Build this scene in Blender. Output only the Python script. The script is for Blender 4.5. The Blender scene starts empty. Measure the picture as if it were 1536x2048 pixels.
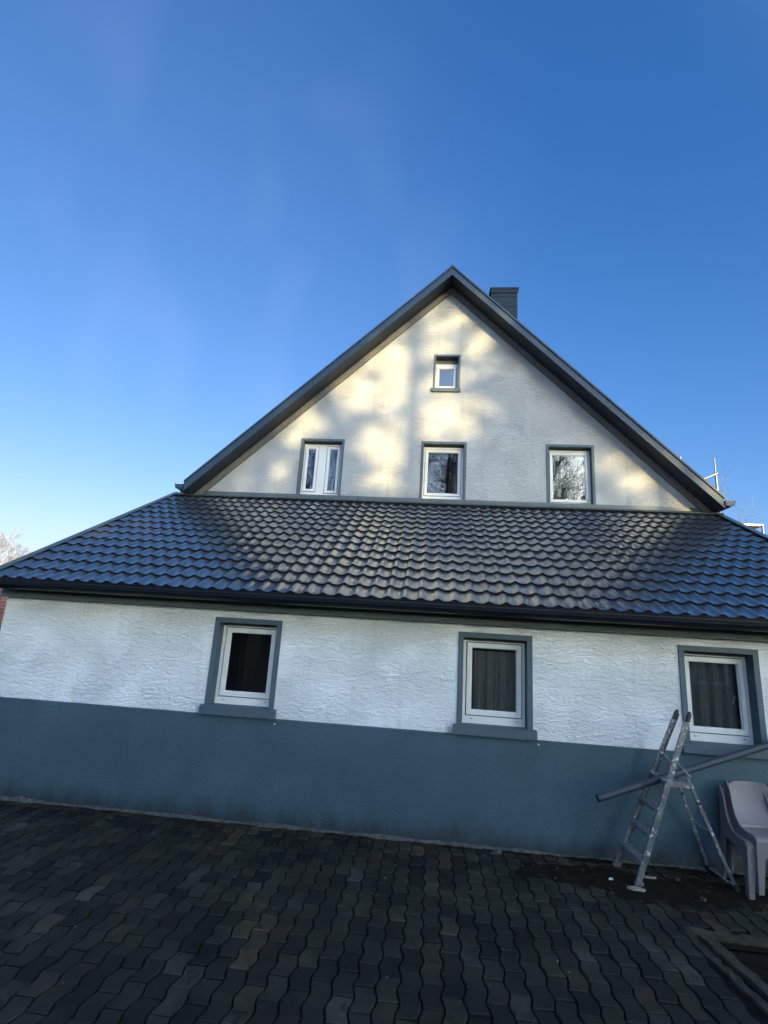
import bpy, bmesh, math, random
from math import sin, cos, pi, radians, sqrt, exp, hypot
from mathutils import Vector, Matrix, noise
from mathutils.geometry import tessellate_polygon

S = bpy.context.scene
COL = S.collection
random.seed(7)

# ------------------------------------------------------------------ camera
CAM_POS = Vector((0.0, -5.75, 1.989))
right = Vector((0.99396, 0.08938, 0.06055)); 
YAW, PITCH, ROLL = -0.1034551, 0.2367508, 0.0622789
def basis(y, p, r):
    f = Vector((sin(y)*cos(p), cos(y)*cos(p), sin(p)))
    rt = Vector((cos(y), -sin(y), 0)); up = rt.cross(f)
    return cos(r)*rt + sin(r)*up, -sin(r)*rt + cos(r)*up, f
A_, B_, G_ = basis(YAW, PITCH, ROLL)
cd = bpy.data.cameras.new('camera')
cam = bpy.data.objects.new('camera', cd); COL.objects.link(cam)
cam.matrix_world = Matrix(((A_.x, B_.x, -G_.x, CAM_POS.x), (A_.y, B_.y, -G_.y, CAM_POS.y), (A_.z, B_.z, -G_.z, CAM_POS.z), (0, 0, 0, 1)))
cd.sensor_fit = 'VERTICAL'; cd.sensor_height = 24.0; cd.lens = 1015.886/2048*24.0
cd.clip_start = 0.05; cd.clip_end = 2000
S.camera = cam

# ------------------------------------------------------------------ light
SUN_EL, SUN_AZ = radians(12.0), radians(31.0)       # azimuth measured from -y towards +x
SUN = Vector((sin(SUN_AZ)*cos(SUN_EL), -cos(SUN_AZ)*cos(SUN_EL), sin(SUN_EL)))
w = bpy.data.worlds.new('World'); S.world = w; w.use_nodes = True
nt = w.node_tree; nt.nodes.clear()
sky = nt.nodes.new('ShaderNodeTexSky'); sky.sky_type = 'NISHITA'; sky.sun_disc = False
sky.sun_elevation = SUN_EL; sky.sun_rotation = math.atan2(SUN.x, SUN.y)
sky.air_density = 1.0; sky.dust_density = 2.0; sky.ozone_density = 2.2; sky.altitude = 50
bg = nt.nodes.new('ShaderNodeBackground'); bg.inputs[1].default_value = 0.15
wo = nt.nodes.new('ShaderNodeOutputWorld')
# added glow on the sunward side of the sky, lifts the shaded walls
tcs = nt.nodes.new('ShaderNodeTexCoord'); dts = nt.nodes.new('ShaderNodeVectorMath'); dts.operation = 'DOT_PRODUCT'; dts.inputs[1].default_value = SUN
nt.links.new(tcs.outputs['Generated'], dts.inputs[0]); glow_fac = nt.nodes.new('ShaderNodeMapRange'); glow_fac.interpolation_type = 'SMOOTHSTEP'
glow_fac.inputs[1].default_value = -.15; glow_fac.inputs[2].default_value = .75; glow_fac.inputs[3].default_value = 0; glow_fac.inputs[4].default_value = 1; nt.links.new(dts.outputs['Value'], glow_fac.inputs[0])
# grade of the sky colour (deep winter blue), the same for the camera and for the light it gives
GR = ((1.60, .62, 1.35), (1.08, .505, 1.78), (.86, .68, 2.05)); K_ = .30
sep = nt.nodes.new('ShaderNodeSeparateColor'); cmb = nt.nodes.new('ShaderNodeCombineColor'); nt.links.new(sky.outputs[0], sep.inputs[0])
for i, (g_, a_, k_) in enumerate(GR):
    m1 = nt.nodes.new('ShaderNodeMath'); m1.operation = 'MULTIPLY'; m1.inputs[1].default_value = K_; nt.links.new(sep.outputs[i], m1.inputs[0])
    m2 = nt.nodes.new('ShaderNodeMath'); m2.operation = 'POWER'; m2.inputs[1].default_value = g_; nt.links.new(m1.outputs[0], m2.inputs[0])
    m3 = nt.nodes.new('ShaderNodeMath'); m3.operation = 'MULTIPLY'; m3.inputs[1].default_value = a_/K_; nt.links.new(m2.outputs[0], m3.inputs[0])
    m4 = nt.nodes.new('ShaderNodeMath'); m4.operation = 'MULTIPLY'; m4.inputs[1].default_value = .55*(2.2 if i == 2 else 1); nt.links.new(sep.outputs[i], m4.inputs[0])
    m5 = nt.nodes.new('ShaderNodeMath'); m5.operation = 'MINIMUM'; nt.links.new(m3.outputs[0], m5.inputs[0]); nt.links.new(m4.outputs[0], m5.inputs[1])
    # added glow term, extra fill from the sunward sky
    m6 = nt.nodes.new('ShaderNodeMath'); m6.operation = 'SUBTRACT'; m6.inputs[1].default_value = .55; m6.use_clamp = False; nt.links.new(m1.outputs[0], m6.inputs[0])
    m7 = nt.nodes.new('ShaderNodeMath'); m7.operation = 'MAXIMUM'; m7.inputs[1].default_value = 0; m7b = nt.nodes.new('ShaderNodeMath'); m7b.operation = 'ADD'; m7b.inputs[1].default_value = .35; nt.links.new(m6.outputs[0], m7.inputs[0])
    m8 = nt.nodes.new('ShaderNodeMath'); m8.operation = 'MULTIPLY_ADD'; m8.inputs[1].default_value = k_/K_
    m9 = nt.nodes.new('ShaderNodeMath'); m9.operation = 'MULTIPLY'; nt.links.new(m7.outputs[0], m7b.inputs[0]); nt.links.new(m7b.outputs[0], m9.inputs[0]); nt.links.new(glow_fac.outputs[0], m9.inputs[1]); nt.links.new(m9.outputs[0], m8.inputs[0]); nt.links.new(m5.outputs[0], m8.inputs[2])
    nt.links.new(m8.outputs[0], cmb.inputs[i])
# very thin high cirrus
tcw = nt.nodes.new('ShaderNodeTexCoord'); mpw = nt.nodes.new('ShaderNodeMapping'); mpw.inputs['Scale'].default_value = (4.5, 4.5, .6); mpw.inputs['Rotation'].default_value = (0, .25, 0)
nt.links.new(tcw.outputs['Generated'], mpw.inputs[0]); nzw = nt.nodes.new('ShaderNodeTexNoise'); nzw.inputs['Scale'].default_value = 1.4; nzw.inputs['Detail'].default_value = 1.2; nzw.inputs['Distortion'].default_value = .15; nt.links.new(mpw.outputs[0], nzw.inputs['Vector'])
mrw = nt.nodes.new('ShaderNodeMapRange'); mrw.inputs[1].default_value = .48; mrw.inputs[2].default_value = .80; mrw.inputs[3].default_value = .45; mrw.inputs[4].default_value = 1.0; nt.links.new(nzw.outputs['Fac'], mrw.inputs[0])
dtv = nt.nodes.new('ShaderNodeVectorMath'); dtv.operation = 'DOT_PRODUCT'; dtv.inputs[1].default_value = Vector((-.62, .66, .42)).normalized(); nt.links.new(tcw.outputs['Generated'], dtv.inputs[0])
vl = nt.nodes.new('ShaderNodeMapRange'); vl.interpolation_type = 'SMOOTHSTEP'; vl.inputs[1].default_value = .60; vl.inputs[2].default_value = 1.0; vl.inputs[3].default_value = .004; vl.inputs[4].default_value = .10; nt.links.new(dtv.outputs['Value'], vl.inputs[0])
vm = nt.nodes.new('ShaderNodeMath'); vm.operation = 'MULTIPLY'; nt.links.new(mrw.outputs[0], vm.inputs[0]); nt.links.new(vl.outputs[0], vm.inputs[1])
mxw = nt.nodes.new('ShaderNodeMix'); mxw.data_type = 'RGBA'; mxw.inputs[7].default_value = (2.2, 2.6, 3.6, 1); nt.links.new(vm.outputs[0], mxw.inputs[0]); nt.links.new(cmb.outputs[0], mxw.inputs[6])
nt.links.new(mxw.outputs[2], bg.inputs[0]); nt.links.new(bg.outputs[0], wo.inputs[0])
ld = bpy.data.lights.new('sun', 'SUN'); ld.energy = 3.9; ld.angle = radians(0.5); ld.color = (1.0, 0.76, 0.37)
sun = bpy.data.objects.new('sun', ld); COL.objects.link(sun)
sun.rotation_euler = SUN.to_track_quat('Z', 'Y').to_euler()
S.view_settings.view_transform = 'Standard'; S.view_settings.look = 'None'
S.view_settings.exposure = 1.5; S.view_settings.gamma = 1.0

# ------------------------------------------------------------------ helpers
def tag(o, label=None, cat=None, group=None, kind=None):
    if label: o['label'] = label
    if cat: o['category'] = cat
    if group: o['group'] = group
    if kind: o['kind'] = kind
    return o
def empty(name, loc=(0, 0, 0), rz=0.0):
    o = bpy.data.objects.new(name, None); COL.objects.link(o)
    o.location = loc; o.rotation_euler = (0, 0, rz); o.empty_display_size = 0.1
    return o
class MB:
    def __init__(s): s.v = []; s.f = []; s.m = []; s.sm = []; s.c = []
    def face(s, pts, mi=0, smooth=False, col=None):
        n = len(s.v); s.v += [tuple(p) for p in pts]; s.f.append(tuple(range(n, n+len(pts)))); s.m.append(mi); s.sm.append(smooth); s.c.append(col)
    def grid(s, rows, mi=0, smooth=True, closed=False, flip=False):
        n = len(s.v); w_ = len(rows[0])
        for r in rows: s.v += [tuple(p) for p in r]
        for i in range(len(rows)-1):
            for j in range(w_ if closed else w_-1):
                k = (j+1) % w_
                q = (n+i*w_+j, n+i*w_+k, n+(i+1)*w_+k, n+(i+1)*w_+j)
                s.f.append(q[::-1] if flip else q); s.m.append(mi); s.sm.append(smooth); s.c.append(None)
    def box(s, lo, hi, mi=0):
        x0, y0, z0 = lo; x1, y1, z1 = hi
        P = [(x0,y0,z0),(x1,y0,z0),(x1,y1,z0),(x0,y1,z0),(x0,y0,z1),(x1,y0,z1),(x1,y1,z1),(x0,y1,z1)]
        for q in ((0,3,2,1),(4,5,6,7),(0,1,5,4),(1,2,6,5),(2,3,7,6),(3,0,4,7)): s.face([P[i] for i in q], mi)
    def prism(s, poly, d, mi=0, holes=()):
        # poly: list of 3D points (planar), d: extrusion vector
        d = Vector(d); loops = [[Vector(p) for p in poly]] + [[Vector(p) for p in h] for h in holes]
        flat = [p for l in loops for p in l]
        nv = Vector((0, 0, 0)); L = loops[0]
        for i in range(len(L)): nv += L[i].cross(L[(i+1) % len(L)])
        tri = tessellate_polygon(loops)
        for t in tri:
            a, b, c = [flat[i] for i in t]
            if (b-a).cross(c-a).dot(d) > 0: a, b, c = c, b, a
            s.face([a, b, c], mi); s.face([c+d, b+d, a+d], mi)
        for li, l in enumerate(loops):
            nn = Vector((0, 0, 0))
            for i in range(len(l)): nn += l[i].cross(l[(i+1) % len(l)])
            fl = (nn.dot(d) > 0) != (li > 0)
            for i in range(len(l)):
                a, b = l[i], l[(i+1) % len(l)]
                q = [a, b, b+d, a+d]
                s.face(q if fl else q[::-1], mi)
    def bar(s, p, q, w_, h, up=(0, 0, 1), mi=0):
        p = Vector(p); q = Vector(q); d = (q-p).normalized(); u = Vector(up); u = (u-d*u.dot(d)).normalized(); r = d.cross(u)
        c = [r*w_/2+u*h/2, -r*w_/2+u*h/2, -r*w_/2-u*h/2, r*w_/2-u*h/2]
        P = [p+k for k in c]; Q = [q+k for k in c]
        s.face(P[::1], mi); s.face(Q[::-1], mi)
        for i in range(4): j = (i+1) % 4; s.face([P[j], P[i], Q[i], Q[j]], mi)
    def tube(s, pts, rad, n=8, mi=0, smooth=True, cap=False):
        rows = []
        for i, p in enumerate(pts):
            p = Vector(p); a = Vector(pts[max(i-1, 0)]); b = Vector(pts[min(i+1, len(pts)-1)])
            d = (b-a).normalized(); u = Vector((0, 0, 1)) if abs(d.z) < .9 else Vector((1, 0, 0))
            x = d.cross(u).normalized(); y = x.cross(d)
            r = rad[i] if isinstance(rad, (list, tuple)) else rad
            rows.append([p+x*r*cos(2*pi*k/n)+y*r*sin(2*pi*k/n) for k in range(n)])
        s.grid(rows, mi, smooth, True)
        if cap: s.face(rows[0][::-1], mi); s.face(rows[-1], mi)
    def build(s, name, mat, parent=None, bevel=0, weld=False, loc=None):
        me = bpy.data.meshes.new(name)
        if loc is not None:
            me.from_pydata([(a-loc[0], b-loc[1], c-loc[2]) for a, b, c in s.v], [], s.f)
        else: me.from_pydata(s.v, [], s.f)
        mats = mat if isinstance(mat, (list, tuple)) else [mat]
        for m in mats: me.materials.append(m)
        me.polygons.foreach_set('material_index', s.m); me.polygons.foreach_set('use_smooth', s.sm)
        if any(c is not None for c in s.c):
            at = me.color_attributes.new('tone', 'FLOAT_COLOR', 'CORNER'); vals = []
            for f, c in zip(s.f, s.c): vals += list(c or (1, 1, 1, 1))*len(f)
            at.data.foreach_set('color', vals)
        me.update()
        if weld or bevel:
            bm = bmesh.new(); bm.from_mesh(me); bmesh.ops.remove_doubles(bm, verts=bm.verts, dist=1e-5)
            bmesh.ops.recalc_face_normals(bm, faces=bm.faces); bm.to_mesh(me); bm.free()
        o = bpy.data.objects.new(name, me); COL.objects.link(o)
        if loc is not None: o.location = loc
        if parent: o.parent = parent
        if bevel:
            b = o.modifiers.new('bevel', 'BEVEL'); b.width = bevel; b.segments = 2; b.limit_method = 'ANGLE'; b.angle_limit = radians(40)
            b.harden_normals = True
        return o
def ringrect(x0, x1, z0, z1, y): return [(x0, y, z0), (x1, y, z0), (x1, y, z1), (x0, y, z1)]

# ------------------------------------------------------------------ materials
def newmat(name):
    m = bpy.data.materials.new(name); m.use_nodes = True
    n = m.node_tree.nodes; b = n['Principled BSDF']; return m, n, m.node_tree.links, b
def coords(n, l, scale=(1, 1, 1), kind='Object'):
    tc = n.new('ShaderNodeTexCoord'); mp = n.new('ShaderNodeMapping'); mp.inputs['Scale'].default_value = scale
    l.new(tc.outputs[kind], mp.inputs[0]); return mp.outputs[0]
def noise_n(n, l, vec, scale, detail=4, rough=.55, dist=0):
    t = n.new('ShaderNodeTexNoise'); t.inputs['Scale'].default_value = scale; t.inputs['Detail'].default_value = detail
    t.inputs['Roughness'].default_value = rough; t.inputs['Distortion'].default_value = dist; l.new(vec, t.inputs['Vector']); return t.outputs['Fac']
def ramp(n, l, fac, stops):
    r = n.new('ShaderNodeValToRGB'); e = r.color_ramp.elements
    while len(e) > 1: e.remove(e[-1])
    e[0].position = stops[0][0]; e[0].color = (*stops[0][1], 1)
    for p, c in stops[1:]:
        k = e.new(p); k.color = (*c, 1)
    l.new(fac, r.inputs[0]); return r.outputs[0]
def bump(n, l, b, height, strength, dist, chain=None):
    u = n.new('ShaderNodeBump'); u.inputs['Strength'].default_value = strength; u.inputs['Distance'].default_value = dist
    l.new(height, u.inputs['Height'])
    if chain: l.new(chain, u.inputs['Normal'])
    l.new(u.outputs[0], b.inputs['Normal']); return u.outputs[0]
def simple(name, c, rough=.5, metal=0, var=.12, vscale=6, bumpd=0, bscale=60, spec=.5, coat=0):
    m, n, l, b = newmat(name)
    v = coords(n, l); f = noise_n(n, l, v, vscale, 5)
    lo = tuple(x*(1-var) for x in c); hi = tuple(min(1, x*(1+var)) for x in c)
    l.new(ramp(n, l, f, [(.3, lo), (.7, hi)]), b.inputs['Base Color'])
    b.inputs['Roughness'].default_value = rough; b.inputs['Metallic'].default_value = metal
    b.inputs['Specular IOR Level'].default_value = spec; b.inputs['Coat Weight'].default_value = coat
    if bumpd: bump(n, l, b, noise_n(n, l, v, bscale, 4), 1, bumpd)
    return m
def stucco(name, c, amp, stain=.5):
    m, n, l, b = newmat(name)
    v = coords(n, l, (1, 1, 2.6)); v1 = coords(n, l)
    f1 = noise_n(n, l, v, 11, 6, .66, .9); f2 = noise_n(n, l, v, 42, 5, .6, .5)
    big = noise_n(n, l, v1, .9, 5); pits = noise_n(n, l, v1, 26, 2)
    a1 = n.new('ShaderNodeMath'); a1.operation = 'MULTIPLY_ADD'; a1.inputs[1].default_value = .38; l.new(f2, a1.inputs[0]); l.new(f1, a1.inputs[2])
    sh = n.new('ShaderNodeValToRGB'); sh.color_ramp.elements[0].position = .45; sh.color_ramp.elements[1].position = .9; l.new(a1.outputs[0], sh.inputs[0])
    mod = noise_n(n, l, v1, 2.3, 3); mrn = n.new('ShaderNodeMapRange'); mrn.inputs[1].default_value = .3; mrn.inputs[2].default_value = .7; mrn.inputs[3].default_value = .35; mrn.inputs[4].default_value = 1.25; l.new(mod, mrn.inputs[0])
    fg = noise_n(n, l, v1, 140, 3); a2 = n.new('ShaderNodeMath'); a2.operation = 'MULTIPLY'; l.new(sh.outputs[0], a2.inputs[0]); l.new(mrn.outputs[0], a2.inputs[1]); a3 = n.new('ShaderNodeMath'); a3.operation = 'MULTIPLY_ADD'; a3.inputs[1].default_value = .12; l.new(fg, a3.inputs[0]); l.new(a2.outputs[0], a3.inputs[2])
    bump(n, l, b, a3.outputs[0], 1.0, amp)
    base = ramp(n, l, big, [(.3, tuple(x*(1-.10*stain) for x in c)), (.65, c)])
    spot = ramp(n, l, pits, [(.24, (.55, .52, .48)), (.285, (1, 1, 1))])
    stv = coords(n, l, (5.5, 5.5, .35)); stn = noise_n(n, l, stv, 1.6, 5, .6)
    stc = ramp(n, l, stn, [(.56, (1, 1, 1)), (.74, (.86, .855, .84))]); m0 = n.new('ShaderNodeMix'); m0.data_type = 'RGBA'; m0.blend_type = 'MULTIPLY'; m0.inputs[0].default_value = .8; l.new(base, m0.inputs[6]); l.new(stc, m0.inputs[7]); base = m0.outputs[2]
    mx = n.new('ShaderNodeMix'); mx.data_type = 'RGBA'; mx.blend_type = 'MULTIPLY'; mx.inputs[0].default_value = .55*stain
    l.new(base, mx.inputs[6]); l.new(spot, mx.inputs[7]); l.new(mx.outputs[2], b.inputs['Base Color'])
    b.inputs['Roughness'].default_value = .85; b.inputs['Specular IOR Level'].default_value = .25
    return m
M = {}
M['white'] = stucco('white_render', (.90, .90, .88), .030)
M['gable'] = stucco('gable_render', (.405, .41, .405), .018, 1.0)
M['plinth'] = None
def plinth_mat():
    m, n, l, b = newmat('plinth_paint')
    v = coords(n, l, (1, 1, 1)); v2 = coords(n, l, (1, 1, 2.0))
    big = noise_n(n, l, v, 1.3, 6, .6, .5)
    l.new(ramp(n, l, big, [(.3, (.031, .062, .076)), (.5, (.038, .074, .091)), (.7, (.048, .088, .107))]), b.inputs['Base Color'])
    base = n['Principled BSDF'].inputs['Base Color'].links[0].from_socket
    sx = n.new('ShaderNodeSeparateXYZ'); l.new(v, sx.inputs[0]); nz = noise_n(n, l, coords(n, l, (1, 1, .35)), 5, 6, .65)
    a = n.new('ShaderNodeMath'); a.operation = 'MULTIPLY_ADD'; a.inputs[1].default_value = .42; l.new(nz, a.inputs[0]); a.inputs[2].default_value = -.06
    g = n.new('ShaderNodeMath'); g.operation = 'SUBTRACT'; l.new(a.outputs[0], g.inputs[0]); l.new(sx.outputs[2], g.inputs[1])
    r = n.new('ShaderNodeMapRange'); r.inputs[1].default_value = -.06; r.inputs[2].default_value = .12; l.new(g.outputs[0], r.inputs[0])
    mx = n.new('ShaderNodeMix'); mx.data_type = 'RGBA'; l.new(r.outputs[0], mx.inputs[0]); l.new(base, mx.inputs[6]); mx.inputs[7].default_value = (.022, .032, .033, 1); l.new(mx.outputs[2], b.inputs['Base Color'])
    bump(n, l, b, noise_n(n, l, v2, 22, 6, .6, .4), .8, .006)
    b.inputs['Roughness'].default_value = .62; b.inputs['Specular IOR Level'].default_value = .35
    return m
M['plinth'] = plinth_mat()
M['trim'] = simple('trim_paint', (.050, .078, .095), .6, var=.06, bumpd=.0015, bscale=35)
M['cornice'] = simple('cornice_paint', (.075, .095, .097), .6, var=.06, bumpd=.001)
M['pvc'] = simple('white_plastic', (.58, .575, .55), .35, var=.03)
M['groove'] = simple('groove_dark', (.02, .02, .02), .8)
M['gutter'] = simple('gutter_metal', (.006, .008, .013), .42, var=.2, vscale=3, spec=.25)
M['barge'] = simple('barge_metal', (.024, .044, .072), .55, spec=.35, var=.1, vscale=2)
M['soffit'] = simple('soffit_paint', (.014, .019, .026), .55)
M['rake'] = simple('rake_board', (.11, .105, .095), .75, var=.25, vscale=20, bumpd=.002, bscale=50)
M['flash'] = simple('flashing_metal', (.055, .07, .075), .4, var=.12)
M['slate'] = simple('chimney_cladding', (.016, .026, .038), .7, var=.12, spec=.15)
M['dark'] = simple('interior_dark', (.10, .10, .10), .9)
M['curtain'] = simple('curtain_cloth', (.34, .35, .35), .9, var=.1, vscale=30)
M['curtain_dim'] = simple('curtain_dim_cloth', (.10, .10, .11), .9, var=.1, vscale=30)
def tile_mat():
    m, n, l, b = newmat('roof_tile_metal')
    v = coords(n, l); f = noise_n(n, l, v, 1.3, 5); g = noise_n(n, l, v, 180, 3)
    l.new(ramp(n, l, f, [(.3, (.034, .038, .044)), (.7, (.044, .048, .054))]), b.inputs['Base Color'])
    r = n.new('ShaderNodeMapRange'); r.inputs[3].default_value = .30; r.inputs[4].default_value = .40; l.new(f, r.inputs[0]); l.new(r.outputs[0], b.inputs['Roughness'])
    bump(n, l, b, g, .12, .001)
    b.inputs['Specular IOR Level'].default_value = .7; b.inputs['IOR'].default_value = 1.75; b.inputs['Coat Weight'].default_value = .9; b.inputs['Coat Roughness'].default_value = .11; b.inputs['Coat IOR'].default_value = 1.8; b.inputs['Specular Tint'].default_value = (.88, .96, 1, 1); b.inputs['Coat Tint'].default_value = (.93, .98, 1, 1)
    return m
M['tile'] = tile_mat()
M['riser_shade'] = simple('tile_riser_shade', (.012, .012, .014), .8, spec=.1)  # shade of the tile steps put into a darker, coatless riser colour
def glass_mat():
    m, n, l, b = newmat('window_glass'); n.remove(b); out = n['Material Output']
    t = n.new('ShaderNodeBsdfTransparent'); t.inputs[0].default_value = (.72, .76, .76, 1)
    g = n.new('ShaderNodeBsdfGlossy'); g.inputs['Roughness'].default_value = .0; g.inputs[0].default_value = (1, 1, 1, 1)
    fr = n.new('ShaderNodeFresnel'); fr.inputs[0].default_value = 2.0
    v = coords(n, l); h = noise_n(n, l, v, 3.0, 2); u = n.new('ShaderNodeBump'); u.inputs['Strength'].default_value = .15; u.inputs['Distance'].default_value = .004
    l.new(h, u.inputs['Height']); l.new(u.outputs[0], g.inputs['Normal'])
    mx = n.new('ShaderNodeMixShader'); l.new(fr.outputs[0], mx.inputs[0]); l.new(t.outputs[0], mx.inputs[1]); l.new(g.outputs[0], mx.inputs[2])
    l.new(mx.outputs[0], out.inputs[0]); return m
M['glass'] = glass_mat()
def paver_mat():
    m, n, l, b = newmat('paver_concrete')
    at = n.new('ShaderNodeVertexColor'); at.layer_name = 'tone'
    v = coords(n, l); f = noise_n(n, l, v, 2.2, 5); g = noise_n(n, l, v, 120, 4, .7); k = noise_n(n, l, v, .8, 4)
    base = ramp(n, l, f, [(.28, (.008, .006, .0034)), (.5, (.018, .0150, .0090)), (.70, (.037, .032, .022))])
    sp = ramp(n, l, g, [(.35, (.6, .6, .6)), (.66, (1.15, 1.15, 1.15)), (.76, (2.3, 2.2, 2.1))])
    mu = n.new('ShaderNodeMix'); mu.data_type = 'RGBA'; mu.blend_type = 'MULTIPLY'; mu.inputs[0].default_value = 1; l.new(base, mu.inputs[6]); l.new(sp, mu.inputs[7])
    m2 = n.new('ShaderNodeMix'); m2.data_type = 'RGBA'; m2.blend_type = 'MULTIPLY'; m2.inputs[0].default_value = 1; l.new(mu.outputs[2], m2.inputs[6]); l.new(at.outputs[0], m2.inputs[7])
    pt = noise_n(n, l, v, 1.25, 6, .62, .6); pc = ramp(n, l, pt, [(.30, (.30, .27, .24)), (.44, (.85, .95, .82)), (.60, (1.25, 1.2, 1.1)), (.74, (1.15, 1.0, 1.2))])
    m3 = n.new('ShaderNodeMix'); m3.data_type = 'RGBA'; m3.blend_type = 'MULTIPLY'; m3.inputs[0].default_value = .9; l.new(m2.outputs[2], m3.inputs[6]); l.new(pc, m3.inputs[7])
    ms = noise_n(n, l, v, 9, 6, .7, .4); mm = ramp(n, l, ms, [(.54, (0, 0, 0)), (.64, (1, 1, 1))]); m4 = n.new('ShaderNodeMix'); m4.data_type = 'RGBA'; l.new(mm, m4.inputs[0]); l.new(m3.outputs[2], m4.inputs[6]); m4.inputs[7].default_value = (.010, .011, .007, 1)
    l.new(m4.outputs[2], b.inputs['Base Color'])
    r = n.new('ShaderNodeMapRange'); r.inputs[3].default_value = .5; r.inputs[4].default_value = .85; l.new(k, r.inputs[0]); l.new(r.outputs[0], b.inputs['Roughness'])
    bump(n, l, b, g, .6, .003); b.inputs['Specular IOR Level'].default_value = .25
    return m
M['paver'] = paver_mat()
M['soil'] = simple('wet_soil', (.008, .0065, .004), .95, var=.5, vscale=9, bumpd=.012, bscale=45, spec=.1)
M['concrete'] = simple('old_concrete', (.036, .031, .020), .9, var=.35, vscale=14, bumpd=.006, bscale=50, spec=.2)
M['mortar'] = simple('mortar', (.05, .052, .047), .95, var=.5, vscale=20, bumpd=.006, bscale=60)
def alu_mat():
    m, n, l, b = newmat('paint_splashed_aluminium')
    v = coords(n, l); f = noise_n(n, l, v, 26, 5, .65, .6); g = noise_n(n, l, v, 5, 3)
    s = ramp(n, l, f, [(.565, (0, 0, 0)), (.60, (1, 1, 1))])
    mx = n.new('ShaderNodeMix'); mx.data_type = 'RGBA'; l.new(s, mx.inputs[0])
    l.new(ramp(n, l, g, [(.3, (.11, .12, .125)), (.7, (.22, .23, .235))]), mx.inputs[6]); mx.inputs[7].default_value = (.50, .49, .48, 1)
    l.new(mx.outputs[2], b.inputs['Base Color'])
    inv = n.new('ShaderNodeMath'); inv.operation = 'MULTIPLY_ADD'; inv.inputs[1].default_value = -.6; inv.inputs[2].default_value = .6; l.new(s, inv.inputs[0]); l.new(inv.outputs[0], b.inputs['Metallic'])
    b.inputs['Roughness'].default_value = .42; return m
M['alu'] = alu_mat()
M['tread'] = simple('worn_tread', (.20, .21, .21), .6, metal=.3, var=.3, vscale=30)
M['black'] = simple('black_rubber', (.012, .012, .014), .6)
M['pipe'] = simple('pipe_metal', (.013, .023, .033), .6, var=.2, vscale=5)
M['chair'] = simple('grey_plastic', (.145, .122, .122), .55, var=.12, vscale=4, bumpd=.0008, bscale=90)
M['galv'] = simple('galvanised_steel', (.17, .155, .155), .45, metal=.5, var=.2)
M['bark'] = simple('bark', (.10, .08, .065), .9, var=.3, vscale=8)
M['bark_pale'] = simple('pale_bark', (.26, .245, .25), .9, var=.2, vscale=2)
M['leaf'] = simple('evergreen_leaf', (.035, .05, .025), .7, var=.4, vscale=3)
M['asphalt'] = simple('yard_asphalt', (.04, .04, .04), .9, var=.3, vscale=1, bumpd=.004, bscale=40)
def brick_mat(name, c1, c2):
    m, n, l, b = newmat(name)
    tc = n.new('ShaderNodeTexCoord'); sx = n.new('ShaderNodeSeparateXYZ'); l.new(tc.outputs['Object'], sx.inputs[0])
    ad = n.new('ShaderNodeMath'); l.new(sx.outputs[0], ad.inputs[0]); l.new(sx.outputs[1], ad.inputs[1])
    cx = n.new('ShaderNodeCombineXYZ'); l.new(ad.outputs[0], cx.inputs[0]); l.new(sx.outputs[2], cx.inputs[1])
    t = n.new('ShaderNodeTexBrick'); t.inputs['Scale'].default_value = 1; t.inputs['Brick Width'].default_value = .25; t.inputs['Row Height'].default_value = .083
    t.inputs['Mortar Size'].default_value = .006; t.inputs['Color1'].default_value = (*c1, 1); t.inputs['Color2'].default_value = (*c2, 1); t.inputs['Mortar'].default_value = (.22, .2, .18, 1)
    l.new(cx.outputs[0], t.inputs['Vector']); l.new(t.outputs[0], b.inputs['Base Color']); b.inputs['Roughness'].default_value = .9
    return m
M['brick_red'] = brick_mat('red_brick', (.16, .055, .04), (.12, .045, .03))
M['brick_dark'] = brick_mat('dark_brick', (.07, .04, .03), (.05, .032, .028))
M['sandy'] = simple('sandy_stone', (.14, .095, .07), .9)
M['stone_pale'] = simple('pale_stone', (.20, .17, .14), .85)

# ------------------------------------------------------------------ key dimensions
XL, XR = -5.07, 4.76            # lean-to walls
YG = 3.5                        # gable wall plane
ZPL, ZFA = 1.035, 2.155         # plinth top, cornice bottom
RXL, RXR = -5.11, 4.95          # lean-to roof edges
YE, ZE, YT, ZT = -0.33, 2.345, 3.48, 4.40
RL = hypot(YT-YE, ZT-ZE); RC, RS = (YT-YE)/RL, (ZT-ZE)/RL
GX0, GX1 = -4.62, 4.76          # gable wall at its base z
APX, APZ = 0.16, 9.10           # soffit apex
SLL, SLR = 0.955, 0.985         # slopes (left/right) dz/dx
YB = 3.10                       # bargeboard plane
BACK = 12.0
house = empty('white_house', (0, 0, 0))
tag(house, 'white rendered gabled house with dark tiled lean-to roof and blue grey plinth', 'house')

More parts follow.
